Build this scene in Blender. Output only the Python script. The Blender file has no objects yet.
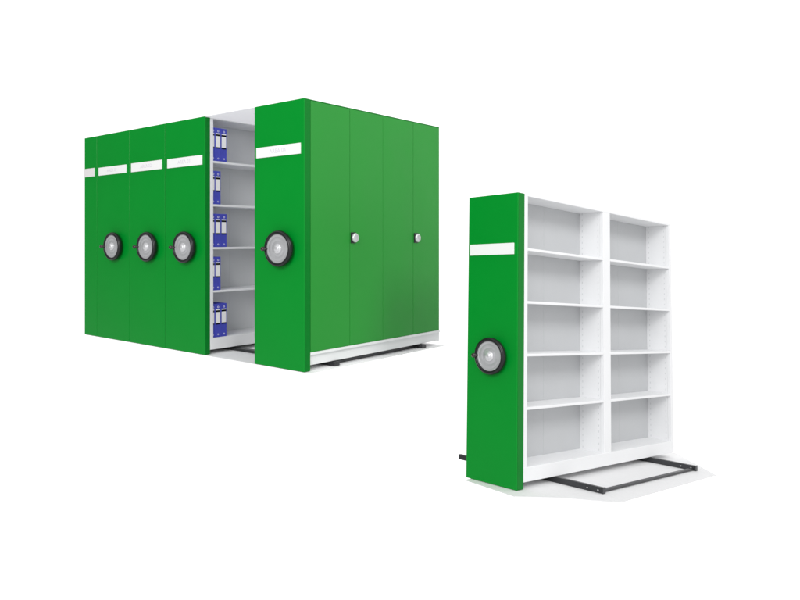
import bpy, bmesh, math
from mathutils import Matrix, Vector, Euler

scn = bpy.context.scene
COL = scn.collection
CAM_H = 1.068

# ------------------------------------------------------------------ materials
def mat(name, rgb, rough=0.45, metal=0.0, spec=0.5, mottle=0.04, scale=3.0, bump=0.0, bscale=400.0, coat=0.0, speck=None):
    m = bpy.data.materials.new(name); m.use_nodes = True
    nt = m.node_tree; N = nt.nodes; L = nt.links
    b = N["Principled BSDF"]
    b.inputs["Roughness"].default_value = rough
    b.inputs["Metallic"].default_value = metal
    b.inputs["Specular IOR Level"].default_value = spec
    b.inputs["Coat Weight"].default_value = coat
    tc = N.new("ShaderNodeTexCoord")
    n = N.new("ShaderNodeTexNoise"); n.inputs["Scale"].default_value = scale; n.inputs["Detail"].default_value = 3
    L.new(tc.outputs["Object"], n.inputs["Vector"])
    mr = N.new("ShaderNodeMapRange"); mr.inputs["From Min"].default_value = .3; mr.inputs["From Max"].default_value = .7
    mr.inputs["To Min"].default_value = 1 - mottle; mr.inputs["To Max"].default_value = 1 + mottle
    L.new(n.outputs["Fac"], mr.inputs["Value"])
    vm = N.new("ShaderNodeVectorMath"); vm.operation = 'SCALE'; vm.inputs[0].default_value = rgb
    L.new(mr.outputs["Result"], vm.inputs["Scale"])
    L.new(vm.outputs["Vector"], b.inputs["Base Color"])
    r2 = N.new("ShaderNodeMapRange"); r2.inputs["To Min"].default_value = rough * .85; r2.inputs["To Max"].default_value = min(1, rough * 1.15)
    n3 = N.new("ShaderNodeTexNoise"); n3.inputs["Scale"].default_value = scale * 4
    L.new(tc.outputs["Object"], n3.inputs["Vector"]); L.new(n3.outputs["Fac"], r2.inputs["Value"]); L.new(r2.outputs["Result"], b.inputs["Roughness"])
    if bump:
        n2 = N.new("ShaderNodeTexNoise"); n2.inputs["Scale"].default_value = bscale
        L.new(tc.outputs["Object"], n2.inputs["Vector"])
        bp = N.new("ShaderNodeBump"); bp.inputs["Strength"].default_value = bump; bp.inputs["Distance"].default_value = .001
        L.new(n2.outputs["Fac"], bp.inputs["Height"]); L.new(bp.outputs["Normal"], b.inputs["Normal"])
    return m

GREEN = mat("green_powder_coat", (0.0, 0.288, 0.026), rough=.30, spec=.24, mottle=.025, scale=1.5, bump=.05)
GREEN_SHADED = mat("green_shaded_edge", (0.0, 0.19, 0.018), rough=.4, spec=.12, mottle=.03, bump=.05)  # panel green again, the edges' weaker light put into a darker colour
GREEN_DOOR = mat("green_door_lacquer", (0.020, 0.285, 0.033), rough=.5, spec=.24, mottle=.035, scale=1.2, bump=.05)
WHITE = mat("white_powder_coat", (0.865, 0.87, 0.88), rough=.5, spec=.3, mottle=.012, bump=.03)
WHITE_IN = mat("white_inner_sheet", (0.80, 0.81, 0.82), rough=.5, spec=.3, mottle=.02, bump=.03)
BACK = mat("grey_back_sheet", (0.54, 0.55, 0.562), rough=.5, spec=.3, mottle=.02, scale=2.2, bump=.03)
BACK2 = mat("grey_back_sheet_lit", (0.70, 0.715, 0.72), rough=.5, spec=.3, mottle=.02, scale=2.2, bump=.03)  # same back sheet, brighter colour stands in for light missing in the aisle
HOLE = mat("slot_grey", (0.42, 0.44, 0.46), rough=.8, spec=.1)
PLATE = mat("plate_white", (0.97, 0.97, 0.97), rough=.4, spec=.3, mottle=.005)
PLATE_OLD = mat("plate_grey_white", (0.86, 0.83, 0.83), rough=.4, spec=.3, mottle=.02)
INK = mat("plate_faint_ink", (0.76, 0.72, 0.80), rough=.6, spec=.2)
SILVER = mat("brushed_silver", (0.53, 0.535, 0.55), rough=.34, metal=.3, mottle=.05, scale=12)
SILVER_HI = mat("polished_silver", (0.74, 0.74, 0.76), rough=.30, metal=.45, mottle=.02)
RUBBER = mat("black_rim_plastic", (0.010, 0.010, 0.012), rough=.34, spec=.45, mottle=.1, scale=20)
KNOB = mat("black_knob_plastic", (0.035, 0.022, 0.025), rough=.25, spec=.7)
RAIL = mat("dark_rail_steel", (0.035, 0.036, 0.040), rough=.38, metal=.2, spec=.6, mottle=.15, scale=9)
BOLT = mat("zinc_bolt", (0.6, 0.6, 0.6), rough=.3, metal=.9)
DARK = mat("dark_gap", (0.02, 0.02, 0.02), rough=.8, spec=.1)
BLUE = mat("violet_blue_binder", (0.055, 0.068, 0.50), rough=.42, spec=.4, mottle=.10, scale=18, bump=.15, bscale=250)
PAPER = mat("spine_paper", (0.92, 0.91, 0.92), rough=.7, spec=.2, mottle=.03)
BLACK = mat("spine_black", (0.004, 0.004, 0.006), rough=.6, spec=.08)
RING = mat("binder_ring_metal", (0.62, 0.62, 0.85), rough=.3, metal=.6)
FLOOR_A = mat("pale_floor_bank_lit", (0.95, 0.95, 0.955), rough=.6, spec=.2, mottle=.01, scale=40, bump=.15, bscale=120)  # floor colour brightened in place of more light in the aisle
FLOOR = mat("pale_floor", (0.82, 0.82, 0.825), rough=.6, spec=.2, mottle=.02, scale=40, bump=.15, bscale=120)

def slotted(name, cols):
    """white sheet with columns of small punched slots"""
    m = mat(name, (0.84, 0.845, 0.855), rough=.5, spec=.3, mottle=.015)
    nt = m.node_tree; N = nt.nodes; L = nt.links; b = N["Principled BSDF"]
    tc = [n for n in N if n.type == 'TEX_COORD'][0]
    sp = N.new("ShaderNodeSeparateXYZ"); L.new(tc.outputs["Object"], sp.inputs[0])
    def M(op, a, c):
        k = N.new("ShaderNodeMath"); k.operation = op
        for i, v in enumerate((a, c)):
            if isinstance(v, (int, float)): k.inputs[i].default_value = v
            else: L.new(v, k.inputs[i])
        return k.outputs[0]
    zf = M('FLOORED_MODULO', sp.outputs["Z"], .05)
    row = M('LESS_THAN', M('ABSOLUTE', M('SUBTRACT', zf, .025), 0), .008)
    tot = None
    for c in cols:
        q = M('LESS_THAN', M('ABSOLUTE', M('SUBTRACT', sp.outputs["X"], c), 0), .0038)
        tot = q if tot is None else M('ADD', tot, q)
    f = M('MULTIPLY', row, tot)
    mx = N.new("ShaderNodeMix"); mx.data_type = 'RGBA'; L.new(f, mx.inputs[0])
    src = b.inputs["Base Color"].links[0].from_socket
    L.new(src, mx.inputs[6]); mx.inputs[7].default_value = (.70, .71, .72, 1); L.new(mx.outputs[2], b.inputs["Base Color"])
    return m
SLOT_A = slotted("slotted_sheet_bank", (-.046, -.266)); SLOT_B = slotted("slotted_sheet", (-.046, -.184))
COVER = bpy.data.materials.new("translucent_cover"); COVER.use_nodes = True
_n = COVER.node_tree; _o = _n.nodes["Material Output"]; _d = _n.nodes["Principled BSDF"]; _d.inputs["Base Color"].default_value = (.9, .9, .92, 1)
_t = _n.nodes.new("ShaderNodeBsdfTranslucent"); _t.inputs[0].default_value = (.93, .93, .95, 1)
_m = _n.nodes.new("ShaderNodeMixShader"); _m.inputs[0].default_value = .72
_n.links.new(_d.outputs[0], _m.inputs[1]); _n.links.new(_t.outputs[0], _m.inputs[2]); _n.links.new(_m.outputs[0], _o.inputs[0])

# ------------------------------------------------------------------ mesh helpers
def box(bm, x0, x1, y0, y1, z0, z1, mi=0):
    v = [bm.verts.new(p) for p in ((x0,y0,z0),(x1,y0,z0),(x1,y1,z0),(x0,y1,z0),(x0,y0,z1),(x1,y0,z1),(x1,y1,z1),(x0,y1,z1))]
    for f in ((3,2,1,0),(4,5,6,7),(0,1,5,4),(1,2,6,5),(2,3,7,6),(3,0,4,7)):
        bm.faces.new([v[i] for i in f]).material_index = mi

def lathe(bm, prof, centre, axis='Y', n=64, mi=0, smooth=True):
    """profile = [(radius, offset along the axis)], spun about the axis through centre"""
    rings = []
    for r, h in prof:
        ring = []
        for i in range(n if r > 1e-6 else 1):
            a = 2 * math.pi * i / n
            c, s = r * math.cos(a), r * math.sin(a)
            p = {'Y': (c, h, s), 'X': (h, c, s), 'Z': (c, s, h)}[axis]
            ring.append(bm.verts.new(Vector(centre) + Vector(p)))
        rings.append(ring)
    for a, b in zip(rings, rings[1:]):
        m = max(len(a), len(b))
        for i in range(m):
            j = (i + 1) % m
            q = [a[i % len(a)]] + ([a[j]] if len(a) > 1 else []) + ([b[j]] if len(b) > 1 else []) + [b[i % len(b)]]
            f = bm.faces.new(q); f.smooth = smooth; f.material_index = mi

def obj(name, bm, mats, parent=None, bevel=0.0, loc=(0, 0, 0), seg=2, auto=True):
    bmesh.ops.recalc_face_normals(bm, faces=bm.faces[:])
    me = bpy.data.meshes.new(name); bm.to_mesh(me); bm.free()
    for m in (mats if isinstance(mats, (list, tuple)) else [mats]): me.materials.append(m)
    o = bpy.data.objects.new(name, me); COL.objects.link(o)
    o.location = loc
    if parent: o.parent = parent
    if bevel:
        md = o.modifiers.new("bevel", 'BEVEL'); md.width = bevel; md.segments = seg; md.limit_method = 'ANGLE'; md.angle_limit = math.radians(40)
        md.harden_normals = False
    return o

def bxo(name, dims, m, parent, bevel=.0015, seg=2):
    bm = bmesh.new()
    for d in (dims if isinstance(dims[0], (tuple, list)) else [dims]): box(bm, *d)
    return obj(name, bm, m, parent, bevel, seg=seg)

def thing(name, label, cat, M, loc, group=None):
    o = bpy.data.objects.new(name, None); COL.objects.link(o)
    o.empty_display_size = .1
    o.matrix_world = M @ Matrix.Translation(loc)
    o["label"] = label; o["category"] = cat
    if group: o["group"] = group
    return o

# ------------------------------------------------------------------ frames of the two groups
def frame(rx, ry, rz, loc):
    R = Matrix.Rotation(rx, 4, 'X') @ Matrix.Rotation(ry, 4, 'Y') @ Matrix.Rotation(rz, 4, 'Z')
    return Matrix.Translation((loc[0], loc[1], loc[2] + CAM_H)) @ R
MA = frame(0, 0, -0.78791, (0.47767, 5.68968, -1.06795))
MB = frame(-0.08834, 0.03902, -0.93990, (1.98171, 5.17460, -1.83422))
H = 2.2

# ------------------------------------------------------------------ shared parts
def handwheel(parent, cx, cz, k=1.0):
    bm = bmesh.new()                    # dished silver disc
    lathe(bm, [(0, -.060), (.030, -.060), (.036, -.058), (.062, -.0565), (.066, -.0545), (.070, -.0565), (.096, -.060), (.100, -.0575), (.104, -.0605), (.116, -.0625), (.1205, -.0605), (.121, -.052), (0, -.050)], (cx, 0, cz))
    w = obj("handwheel", bm, SILVER, parent)
    bm = bmesh.new()                    # thick black grip ring
    prof = [(.119, -.050), (.1195, -.066), (.123, -.0705), (.130, -.0735), (.138, -.072), (.1445, -.066), (.1485, -.058), (.150, -.047), (.1485, -.036), (.144, -.027), (.136, -.022), (.126, -.022), (.120, -.028), (.119, -.050)]
    lathe(bm, prof, (cx, 0, cz), n=72)
    obj("rim", bm, RUBBER, w)
    bm = bmesh.new()                    # raised hub
    lathe(bm, [(.042, -.058), (.0415, -.066), (.038, -.070), (.030, -.071), (.027, -.074), (.024, -.083), (.018, -.087), (.008, -.0885), (0, -.0885)], (cx + .004, 0, cz), n=48)
    obj("hub", bm, SILVER_HI, w)
    bm = bmesh.new()                    # axle between wheel and panel
    lathe(bm, [(0, -.0005), (.060, -.0005), (.060, -.008), (.035, -.012), (.026, -.05), (0, -.05)], (cx, 0, cz), n=40)
    obj("axle", bm, RUBBER, w)
    bm = bmesh.new()                    # crank knob on the rim
    lathe(bm, [(0, -.060), (.010, -.061), (.0085, -.078), (.009, -.090), (.014, -.096), (.0185, -.106), (.0185, -.116), (.014, -.123), (.006, -.126), (0, -.126)], (cx - .118, 0, cz - .002), n=28)
    obj("knob", bm, KNOB, w)
    kx = k * (.93 if k < 1 else 1); w.scale = (kx, k, k); w.location = (cx * (1 - kx), 0, cz * (1 - k))
    return w

def name_plate(parent, x0, x1, z0, z1, text, m=None):
    p = bxo("name_plate", [(x0, x1, -.010, -.0003, z0, z1)], m or PLATE, parent, .001)
    if text:
        cu = bpy.data.curves.new("lettering", 'FONT'); cu.body = text; cu.size = .050; cu.align_x = 'CENTER'; cu.align_y = 'CENTER'; cu.extrude = .0004
        t = bpy.data.objects.new("lettering_src", cu); COL.objects.link(t)
        dg = bpy.context.evaluated_depsgraph_get()
        me = bpy.data.meshes.new_from_object(t.evaluated_get(dg)); bpy.data.objects.remove(t); bpy.data.curves.remove(cu)
        me.materials.clear(); me.materials.append(INK)
        me.transform(Matrix.Translation(((x0 + x1) / 2, -.0104, (z0 + z1) / 2)) @ Matrix.Rotation(math.pi / 2, 4, 'X'))
        me.name = "lettering"
        o = bpy.data.objects.new("lettering", me); COL.objects.link(o); o.parent = p
    return p

def end_panel(parent, x0, x1, t, edge=True):
    """folded sheet-metal front: face plus returned edges"""
    p = bxo("end_panel", [(x0, x1 - (.0008 if edge else 0), 0, t - .0008, 0.002, H)], GREEN, parent, .004, 3)
    if edge:
        bxo("shaded_edge", [(x1 - .0006, x1 + .0012, .0045, t, .004, H - .002)], GREEN_SHADED, p, .0006)  # thin skin on the panel side, its shade put into darker green
    return p

def shelving(parent, xl, t, bays, D, zs, top, base0, base1, back, both=False, y_end=None, inner=WHITE_IN, sheetmat=None, th=.020):
    """open shelving whose open face is the plane x = 0; bays = [(y0, y1)] clear openings"""
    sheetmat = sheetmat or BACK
    ys = [t] + [v for b in bays for v in b] + [D]
    xb = xl if both else back - .006
    # uprights: a face flange plus a thin wall behind it
    for k in range(0, len(ys), 2):
        y0, y1 = ys[k], ys[k + 1]
        up = bxo("upright", [(-.030, 0, y0 + .001, y1 - .0005, base1 - .002, H)], WHITE, parent, .002)
        first, last = (k == 0), (k == len(ys) - 2)
        w0 = y0 + .001; w1 = y1 - .0015
        wall = bxo("side_wall", [(xb, -.0305, w0, w1, base1, H - .001)], inner, up, .001)
    for (y0, y1) in bays:
        ym = (y0 + y1) / 2
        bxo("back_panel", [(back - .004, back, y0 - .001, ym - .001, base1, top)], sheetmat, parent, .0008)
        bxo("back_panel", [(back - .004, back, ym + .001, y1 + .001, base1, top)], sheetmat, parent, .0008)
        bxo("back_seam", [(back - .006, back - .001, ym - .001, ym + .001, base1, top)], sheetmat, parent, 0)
        for z in zs:
            bxo("shelf", [(back + .0005, -.001, y0 + .0006, y1 - .0006, z - th, z)], WHITE, parent, .003)
            if both: bxo("shelf", [(xl + .003, back - .0065, y0 + .0006, y1 - .0006, z - th, z)], WHITE, parent, .003)
    bxo("top_board", [(xb, .001, t + .0015, D + .001, top, H + .001)], WHITE, parent, .0015)
    bxo("plinth", [(xb, .002, t + .0012, D + .0015, base0, base1)], WHITE, parent, .003)

def casters(parent, x0, x1, ys, top):
    for y in ys:
        for x in (x0, x1):
            bm = bmesh.new()
            lathe(bm, [(0, -.018), (.028, -.018), (.031, -.014), (.031, .014), (.028, .018), (0, .018)], (x, y, top - .012), axis='Y', n=28)
            obj("caster", bm, RAIL, parent)

# ------------------------------------------------------------------ group A: the bank of units on the left
TP = .074; DA = 2.098
GA = "green fronted mobile shelving units standing in one row"
units = [(-3.226, -2.976, None, (-3.2262, -3.013, 1.760, 1.852), "", "leftmost narrow strip of the green row with a short name plate and no wheel"),
         (-2.976, -2.371, -2.607, (-2.928, -2.417, 1.760, 1.846), "AREA 01", "second green unit from the left, standing right beside the narrow leftmost strip"),
         (-2.371, -1.782, -2.016, (-2.329, -1.824, 1.758, 1.848), "AREA 02", "third green unit from the left, shut against the unit that holds the blue binders"),
         (-1.782, -1.194, -1.441, (-1.735, -1.228, 1.756, 1.845), "AREA 03", "green fronted unit with its white open side showing shelves of blue binders")]
for (x0, x1, wx, pl, txt, lab) in units:
    u = thing("mobile_shelving_unit", lab, "shelving unit", MA, (x1, 0, 0), GA)
    w = x1 - x0
    last = x1 == -1.194
    end_panel(u, -w + .002, -.0005 if last else -.002, .062 if last else TP, edge=last)
    if not last: bxo("seam_light_block", [(-.0018, .0018, .012, .05, .01, H - .006)], GREEN_SHADED, u, 0)  # added dark strip inside the seam, keeps light from showing through
    if wx: handwheel(u, wx - x1, .992)
    name_plate(u, pl[0] - x1 + (.010 if wx is None else 0), pl[1] - x1, pl[2], pl[3], txt, PLATE_OLD if wx is None else None)
    if last:
        shelving(u, -w + .012, .063, [(.104, 1.072), (1.13, DA - .03)], DA, [1.797, 1.393, .993, .590], 2.186, .042, .150, -.29, both=False, sheetmat=BACK2, inner=SLOT_A)
        bxo("rear_body", [(-w + .012, -.2975, TP + .001, DA, .042, H - .002)], WHITE, u, .003)
    else:
        bxo("body", [(-w + .012, -.012, TP + .0005, DA, .10, H - .004)], WHITE, u, .003)
        bxo("plinth", [(-w + .014, -.014, TP + .0005, DA - .003, .042, .0985)], WHITE, u, .003)
    casters(u, -w + .06, -.06, (.42, 1.8), .042)

# closed unit on the right of the bank
u = thing("mobile_shelving_unit", "green unit at the right of the row, its long side closed by four tall doors", "shelving unit", MA, (0, 0, 0), GA)
end_panel(u, -.558, 0, TP)
handwheel(u, -.237, .990)
name_plate(u, -.527, -.034, 1.756, 1.843, "AREA 04")
bxo("body", [(-.55, -.0215, TP + .001, DA - .004, .150, H - .012)], WHITE, u, .003)
bxo("top_board", [(-.55, -.0005, TP + .001, DA, H - .0095, H - .0015)], GREEN_SHADED, u, .002)
seams = [TP + .004, .606, 1.103, 1.613, DA]
for k in range(4):
    y0, y1 = seams[k] + .0022, seams[k + 1] - .0022
    if k == 2: y0 -= .0008
    if k == 1: y1 += .0008
    d = bxo("door", [(-.020, -.0005, y0, y1, .152, H - .0105)], GREEN_DOOR, u, .002)
    if k in (1, 3):
        yc = y0 + .047; zc = 1.080
        bm = bmesh.new()                       # recessed dark escutcheon
        box(bm, -.0005, .008, yc - .041, yc + .032, zc - .047, zc + .047)
        lk = obj("lock", bm, RUBBER, d, .007, seg=3)
        bm = bmesh.new()                       # oval silver turn knob
        lathe(bm, [(0, .006), (.036, .006), (.040, .010), (.040, .020), (.036, .026), (.030, .0275), (.024, .0262), (0, .0262)], (0, yc + .006, zc), axis='X', n=40)
        obj("turn_knob", bm, SILVER_HI, d)
        bxo("grip", [(.0264, .034, yc + .0015, yc + .0105, zc - .028, zc + .028)], SILVER, d, .001)
bxo("plinth", [(-.55, -.018, TP + .001, DA + .002, .044, .129)], WHITE, u, .003)
bxo("plinth_lip", [(-.55, .006, TP + .0015, DA + .003, .1295, .1505)], WHITE, u, .003)
bxo("end_wall", [(-.55, -.0185, DA + .0035, DA + .030, .040, .1285)], WHITE, u, .002)
casters(u, -.50, -.06, (.42, 1.8), .042)

# thin cover bridging the aisle at the top
ca = thing("aisle_cover", "thin white cover sheet bridging the gap between two units at the top", "cover", MA, (-.876, 0, H))
bxo("cover_sheet", [(-.3155, .3155, .004, DA - .02, -.008, -.002)], COVER, ca, .001)

# floor rails of the bank
r = thing("floor_track", "dark steel rails running under the whole green row of units", "rails", MA, (-1.6, 1.1, 0.0))
for y in (.42, 1.8):
    bxo("rail", [(-1.62, 1.554, y - 1.1 - .036, y - 1.1 + .036, .0015, .026)], RAIL, r, .001)
    f = bxo("foot", [(1.555, 1.606, y - 1.1 - .036, y - 1.1 + .036, .0012, .036)], RAIL, r, .003)
bxo("cross_bar", [(1.50, 1.53, -.68 + .038, .70 - .038, .0015, .040)], RAIL, r, .002)

# binders in the open unit
BW = [(.0835, .1225), (.1235, .2005), (.2015, .2785)]
rows = [(1.797, 3, "top"), (1.393, 2, "second"), (.993, 3, "middle"), (.590, 2, "fourth"), (.150, 3, "bottom")]
place = {0: "half hidden at the green front", 1: "just inside the first one", 2: "nearest the empty part of the shelf"}
for (z, n, nm) in rows:
    for k in range(n):
        y0, y1 = BW[k]; w = y1 - y0
        y0 += .0004; w -= .0008
        lab = {0: "blue binder half hidden behind the white upright on the %s shelf" % nm,
               1: ("middle blue binder of the three on the %s shelf" if n == 3 else "fully visible blue binder of the two on the %s shelf") % nm,
               2: "rightmost blue binder of the three on the %s shelf, beside the empty space" % nm}[k]
        b = thing("ring_binder", lab, "binder", MA, (-1.194 - .006 - (.002 if (k + n) % 2 else 0), y0 + .004, z + .0006), "blue ring binders on the open unit's shelves")
        hb = .312
        bm = bmesh.new()   # cover boards and spine folded from one sheet
        prof = [(-.26, 0), (0, 0), (0, w), (-.26, w), (-.26, w - .003), (-.003, w - .003), (-.003, .003), (-.26, .003)]
        lo = [bm.verts.new((x, y, 0)) for x, y in prof]; hi = [bm.verts.new((x, y, hb)) for x, y in prof]
        for q in range(8): bm.faces.new((lo[q], lo[(q + 1) % 8], hi[(q + 1) % 8], hi[q]))
        bm.faces.new(lo[::-1]); bm.faces.new(hi)
        obj("cover", bm, BLUE, b, .001)
        bxo("paper_stack", [(-.24, -.006, .0045, w - .006, .006, hb - .014)], PAPER, b, 0)
        m0, m1 = w * .14, w * .90
        bm = bmesh.new()   # label with printed black bands
        zs_ = [.118, .132, .235, .252, .2525, .262]
        cols = [(bm.verts.new((.0008, m0, zq)), bm.verts.new((.0008, m1, zq))) for zq in zs_]
        for q, mi in enumerate((1, 0, 1, 1, 0)):
            f = bm.faces.new((cols[q][0], cols[q][1], cols[q + 1][1], cols[q + 1][0])); f.material_index = mi
        obj("spine_label", bm, [PAPER, BLACK], b)
        for zz, rr in ((.282, .010), (.026, .008)):
            bm = bmesh.new(); lathe(bm, [(rr * .55, .0004), (rr * .6, .003), (rr, .003), (rr * 1.05, .0004)], (0, w * .55, zz), axis='X', n=20)
            obj("finger_ring", bm, RING, b)

# ------------------------------------------------------------------ group B: the open unit on the right
TB = .082; DB = 2.526
ub = thing("mobile_shelving_unit", "separate open white unit with ten empty compartments and one green end panel", "shelving unit", MB, (0, 0, 0))
end_panel(ub, -.440, 0, TB)
handwheel(ub, -.204, .957, .94)
name_plate(ub, -.418, -.030, 1.731, 1.817, "")
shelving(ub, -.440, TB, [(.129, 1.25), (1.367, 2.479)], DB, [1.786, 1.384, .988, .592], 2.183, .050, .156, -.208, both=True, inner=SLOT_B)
casters(ub, -.38, -.06, (.56, 2.07), .05)

r = thing("floor_track", "dark steel rail frame on the pale floor, sticking out under the empty white unit", "rails", MB, (0, 1.3, 0))
for y in (.53, 2.08):
    yy = y - 1.3
    rl = bxo("rail", [(-.90, .362, yy - .016, yy + .016, .0015, .044)], RAIL, r, .002)
    for xx in (.25, .33):
        bm = bmesh.new(); lathe(bm, [(0, -.0215), (.005, -.0215), (.006, -.0165), (0, -.0165)], (xx, yy, .022), axis='Y', n=14)
        obj("bolt", bm, BOLT, rl)
bxo("end_cap", [(.3625, .368, .53 - 1.3 - .019, .53 - 1.3 + .019, .0012, .047)], RAIL, r, .001)
bxo("end_cap", [(.3625, .368, 2.08 - 1.3 - .019, 2.08 - 1.3 + .019, .0012, .047)], RAIL, r, .001)
bxo("cross_bar", [(.322, .350, .5475 - 1.3, 2.0625 - 1.3, .006, .022)], RAIL, r, .002)

# ------------------------------------------------------------------ floors
def floor(name, pts, M, m):
    bm = bmesh.new()
    top = [bm.verts.new((x, y, 0)) for x, y in pts]; bot = [bm.verts.new((x, y, -.004)) for x, y in pts]
    bm.faces.new(top); bm.faces.new(bot[::-1])
    for i in range(len(pts)):
        j = (i + 1) % len(pts); bm.faces.new((top[i], bot[i], bot[j], top[j]))
    o = obj(name, bm, m); o.matrix_world = M
    o["kind"] = "structure"; return o
floor("floor", [(-3.22, 0.004), (.0, 0.0), (.055, 0.0), (.045, 2.13), (-3.22, 2.13)], MA, FLOOR_A)
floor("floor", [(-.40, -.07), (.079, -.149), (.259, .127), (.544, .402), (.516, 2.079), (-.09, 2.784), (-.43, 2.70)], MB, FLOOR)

# ------------------------------------------------------------------ camera
cam = bpy.data.cameras.new("camera"); co = bpy.data.objects.new("camera", cam); COL.objects.link(co)
co.location = (0, 0, CAM_H); co.rotation_euler = (math.pi / 2, 0, 0)
cam.sensor_width = 36; cam.lens = 36 * 710.62 / 800
cam.shift_x = (400 - 244.6) / 800; cam.shift_y = -(300 - 239.16) / 800
cam.clip_end = 200; scn.camera = co

# ------------------------------------------------------------------ world: white studio, darker on the far left
w = bpy.data.worlds.new("World"); scn.world = w; w.use_nodes = True
nt = w.node_tree; N = nt.nodes; L = nt.links
bg = N["Background"]
tc = N.new("ShaderNodeTexCoord"); sp = N.new("ShaderNodeSeparateXYZ"); L.new(tc.outputs["Generated"], sp.inputs[0])
def mr(src, a, b, c, d):
    m = N.new("ShaderNodeMapRange"); m.interpolation_type = 'SMOOTHSTEP'
    for k, v in zip(("From Min", "From Max", "To Min", "To Max"), (a, b, c, d)): m.inputs[k].default_value = v
    L.new(src, m.inputs["Value"]); return m.outputs["Result"]
def mth(op, a, b):
    m = N.new("ShaderNodeMath"); m.operation = op
    for i, v in enumerate((a, b)):
        if isinstance(v, (int, float)): m.inputs[i].default_value = v
        else: L.new(v, m.inputs[i])
    return m.outputs[0]
dark = mth('MULTIPLY', mr(sp.outputs["X"], -.9, -.5, .85, 0), mr(sp.outputs["Z"], -.28, .02, .25, 1))
left = mth('SUBTRACT', 1.0, dark)
rear = mr(sp.outputs["Y"], -.2, .76, .60, 1.0)
L.new(mth('MULTIPLY', mth('MULTIPLY', left, rear), 1.27), bg.inputs["Strength"])
bg.inputs["Color"].default_value = (1, 1, 1, 1)

# key softbox, front left, above the camera
def area(name, loc, target, size, power, col=(1, 1, 1)):
    l = bpy.data.lights.new(name, 'AREA'); l.shape = 'RECTANGLE'; l.size, l.size_y = size; l.energy = power; l.color = col
    o = bpy.data.objects.new(name, l); COL.objects.link(o); o.location = loc
    o.rotation_euler = (Vector(target) - Vector(loc)).to_track_quat('-Z', 'Y').to_euler(); return o
area("key_softbox", (-3.5, -2.0, 4.2), (.6, 5.6, .8), (4.0, 4.0), 430)
area("side_softbox", (6.5, -.6, 7.5), (1.6, 6.2, .2), (3.2, 3.2), 350)

scn.view_settings.view_transform = 'Standard'; scn.view_settings.look = 'None'
scn.view_settings.exposure = 0; scn.view_settings.gamma = 1
scn.render.film_transparent = False
